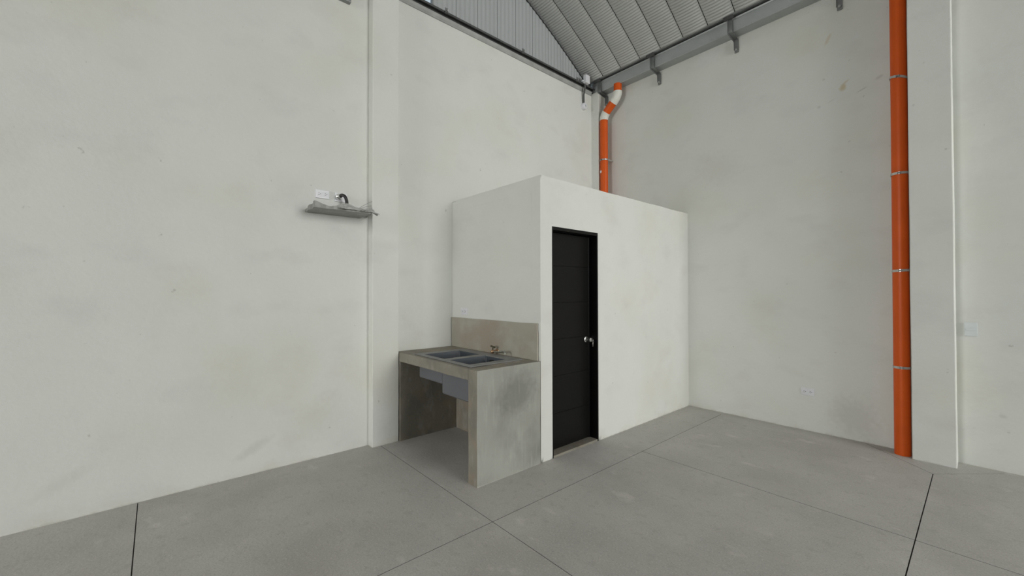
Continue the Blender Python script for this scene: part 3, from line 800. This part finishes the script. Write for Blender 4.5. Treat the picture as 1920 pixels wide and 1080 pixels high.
# ------------------------------------------------------------------ electrical plates
def plate(name, kind, x, y, z, w, h, label, face, slots=2, m=None, grp=None):
    """face '+x' = on a wall that faces +X (w runs along y); '-y' = on a wall that faces -Y (w runs along x)"""
    t = thing(name, label, kind, (x, y, z - h / 2), grp)
    def bb(u0, u1, v0, v1, d0, d1):
        if face == '+x': return B(x + d0, x + d1, y + u0, y + u1, z + v0, z + v1)
        return B(x + u0, x + u1, y - d1, y - d0, z + v0, z + v1)
    obj('cover_plate', bb(-w / 2, w / 2, -h / 2, h / 2, -.004, .009), m or M_plate, t, bevel=.003)
    return t, bb
def outlet(x, y, z, label, face):
    t, bb = plate('wall_outlet', 'outlet', x, y, z, .118, .076, label, face)
    for s in (-1, 1):
        f = obj('socket', bb(s * .027 - .019, s * .027 + .019, -.021, .021, .008, .012), M_plate, t, bevel=.002)
        for (u, v_, a, b_) in ((-.004, .007, .006, .0016), (-.004, -.007, .0075, .0016), (.009, 0, .003, .003)):
            obj('slot', bb(s * .027 + u - a / 1, s * .027 + u + a / 1, v_ - b_, v_ + b_, .0115, .0125), M_slot, f)
outlet(XL, 1.128, 2.362, 'white double outlet on the left wall, above the grey wrapped ledge', '+x')
outlet(-1.224, YR, .412, 'white double outlet low on the bare right wall', '-y')
outlet(-3.665, BY, 1.268, 'small white outlet just above the cement splashback', '-y')
t, bb = plate('light_switch', 'switch', -.067, YR, 1.148, .074, .114, 'pale grey light switch on the right wall beyond the column', '-y', m=M_plateg)
obj('rocker', bb(-.024, .024, -.010, .012, .008, .014), M_plateg, t, bevel=.002)

# chrome fitting with a black hose beside the left outlet
t = thing('hose_connector', 'chrome connector with a bent black hose, beside the left wall outlet', 'connector', (XL, 1.285, 2.34))
obj('cover_plate', B(XL - .004, XL + .008, 1.235, 1.345, 2.315, 2.395), M_plate, t, bevel=.003)
obj('chrome_nut', tube(bmesh.new(), [(XL + .006, 1.262, 2.355), (XL + .012, 1.262, 2.355), (XL + .045, 1.262, 2.355), (XL + .05, 1.264, 2.355), (XL + .066, 1.268, 2.355)], .02, 20, radii=[.026, .026, .026, .020, .018]), M_chrome, t, smooth=True)
pts = [(XL + .055, 1.266, 2.357)] + bez((XL + .075, 1.270, 2.362), (XL + .115, 1.300, 2.366), (XL + .100, 1.312, 2.29)) + [(XL + .097, 1.312, 2.235)]
o = obj('black_hose', tube(bmesh.new(), pts, .0145, 16), M_black, t, smooth=True)

# ledge wrapped in dusty film
t = thing('wrapped_ledge', 'grey ledge wrapped in crumpled dusty film, sticking out below the left wall outlet', 'ledge', (XL, 1.22, 2.19))
def crumple_box(x0, x1, y0, y1, z0, z1, amp, nx, ny, seed):
    bm = bmesh.new(); top = []; bot = []
    for i in range(nx + 1):
        rt_, rb_ = [], []
        for j in range(ny + 1):
            u, w = i / nx, j / ny
            x = x0 + (x1 - x0) * u; y = y0 + (y1 - y0) * w
            n1 = noise.noise(Vector((x * 14, y * 9, seed))); n2 = noise.noise(Vector((x * 30, y * 25, seed + 5)))
            n3 = abs(noise.noise(Vector((x * 8 + y * 12, y * 5 - x * 7, seed + 2))))
            h = amp * (n1 + .5 * n2 + n3) + .030 * math.exp(-((y - y0) / .07) ** 2) * u
            ey = y + (noise.noise(Vector((x * 12, seed, 1))) * .02 if j in (0, ny) else 0)
            ex = x + (noise.noise(Vector((y * 10, seed, 3))) * .016 if i == nx else 0)
            rt_.append(bm.verts.new((ex, ey, z1 + h))); rb_.append(bm.verts.new((ex, ey, z0 + amp * (n1 + n3) * .35)))
        top.append(rt_); bot.append(rb_)
    for i in range(nx):
        for j in range(ny):
            bm.faces.new((top[i][j], top[i + 1][j], top[i + 1][j + 1], top[i][j + 1]))
            bm.faces.new((bot[i][j], bot[i][j + 1], bot[i + 1][j + 1], bot[i + 1][j]))
    for i in range(nx):
        bm.faces.new((top[i][0], bot[i][0], bot[i + 1][0], top[i + 1][0])); bm.faces.new((top[i + 1][ny], bot[i + 1][ny], bot[i][ny], top[i][ny]))
    for j in range(ny):
        bm.faces.new((top[nx][j], bot[nx][j], bot[nx][j + 1], top[nx][j + 1])); bm.faces.new((top[0][j + 1], bot[0][j + 1], bot[0][j], top[0][j]))
    bmesh.ops.recalc_face_normals(bm, faces=bm.faces)
    return bm
obj('ledge_board', crumple_box(XL - .01, XL + .295, .985, 1.455, 2.182, 2.205, .009, 26, 40, 1.0), M_wrap, t, smooth=True)
# loose film lying on top, heaped towards the column, and hanging past the right end
bm = bmesh.new(); G = []
NX, NY = 30, 46
for i in range(NX + 1):
    row = []
    for j in range(NY + 1):
        u, w = i / NX, j / NY
        x = XL + .01 + .295 * u; y = 1.16 + .36 * w + .02 * math.sin(u * 9)
        heap = .070 * math.exp(-((w - .40) / .26) ** 2) * max(0, 1 - abs(u - .35) / .6)
        n_ = noise.noise(Vector((x * 20, y * 16, 4))) * .010 + abs(noise.noise(Vector((x * 34, y * 30, 9)))) * .014
        z = 2.216 + heap + n_ * (1 if u < .8 else .5)
        if u > .86: z -= (u - .86) / .14 * .022; x += .012 * (u - .86) / .14
        if w > .82: z += (w - .82) * (-.10 + .35 * noise.noise(Vector((x * 25, 2, 3))))
        if x < -3.80: y = min(y, 1.545)
        row.append(bm.verts.new((x, y, z)))
    G.append(row)
for i in range(NX):
    for j in range(NY): bm.faces.new((G[i][j], G[i + 1][j], G[i + 1][j + 1], G[i][j + 1]))
o = obj('loose_film', bm, M_wrapl, t, smooth=True)
md = o.modifiers.new('thickness', 'SOLIDIFY'); md.thickness = .0015
bm = bmesh.new()
for k, (x, y0, z0, y1, z1) in enumerate(((XL + .26, 1.36, 2.225, 1.485, 2.305), (XL + .27, 1.37, 2.225, 1.475, 2.262), (XL + .25, 1.36, 2.22, 1.49, 2.245), (XL + .28, 1.40, 2.215, 1.478, 2.225), (XL + .285, 1.38, 2.21, 1.47, 2.20))):
    tube(bm, bez((x, y0, z0), (x, (y0 + y1) / 2, (z0 + z1) / 2 + .006), (x, y1, z1), 8), .0017, 6)
obj('film_strand', bm, M_wire, t, smooth=True)

# framed lamp high on the left wall (only its lower corner is in the photo)
t = thing('wall_lamp', 'corner of a grey framed white wall lamp at the top edge, left of the column', 'lamp', (XL, 1.17, 4.20))
bm = bmesh.new()
for a in ((.97, 1.368, 4.198, 4.216), (.97, 1.368, 4.44, 4.458), (.97, .988, 4.216, 4.44), (1.350, 1.368, 4.216, 4.44)): box(bm, XL - .004, XL + .045, *a)
obj('lamp_frame', bm, M_winframe, t, bevel=.003)
obj('lamp_panel', B(XL, XL + .036, .988, 1.350, 4.216, 4.44), M_plate, t)

# junction box, conduit and round fitting in the corner
t = thing('junction_box', 'white junction box and conduit with a round fitting, in the far upper corner', 'junction box', (XL, 4.82, 4.56))
obj('box_cover', B(XL + .062, XL + .115, 4.755, 4.845, 4.565, 4.685), M_plate, t, bevel=.004)
obj('conduit', tube(bmesh.new(), [(XL + .064, 4.79, 4.57), (XL + .060, 4.795, 4.50), (XL + .032, 4.80, 4.42), (XL + .026, 4.81, 4.30)], .013, 12), M_steel, t, smooth=True)
obj('conduit_collar', tube(bmesh.new(), [(XL + .07, 4.745, 4.60), (XL + .07, 4.71, 4.585)], .012, 12), M_plate, t, smooth=True)
f = obj('round_fitting', tube(bmesh.new(), [(XL - .005, 4.82, 4.255), (XL + .02, 4.82, 4.255), (XL + .045, 4.82, 4.255), (XL + .052, 4.82, 4.255)], .05, 24, radii=[.052, .052, .046, .030]), M_plate, t, smooth=True)
bm = tube(bmesh.new(), [(XL + .052, 4.82, 4.255), (XL + .062, 4.82, 4.255)], .014, 12)
obj('fitting_socket', bm, M_plateg, f, smooth=True)
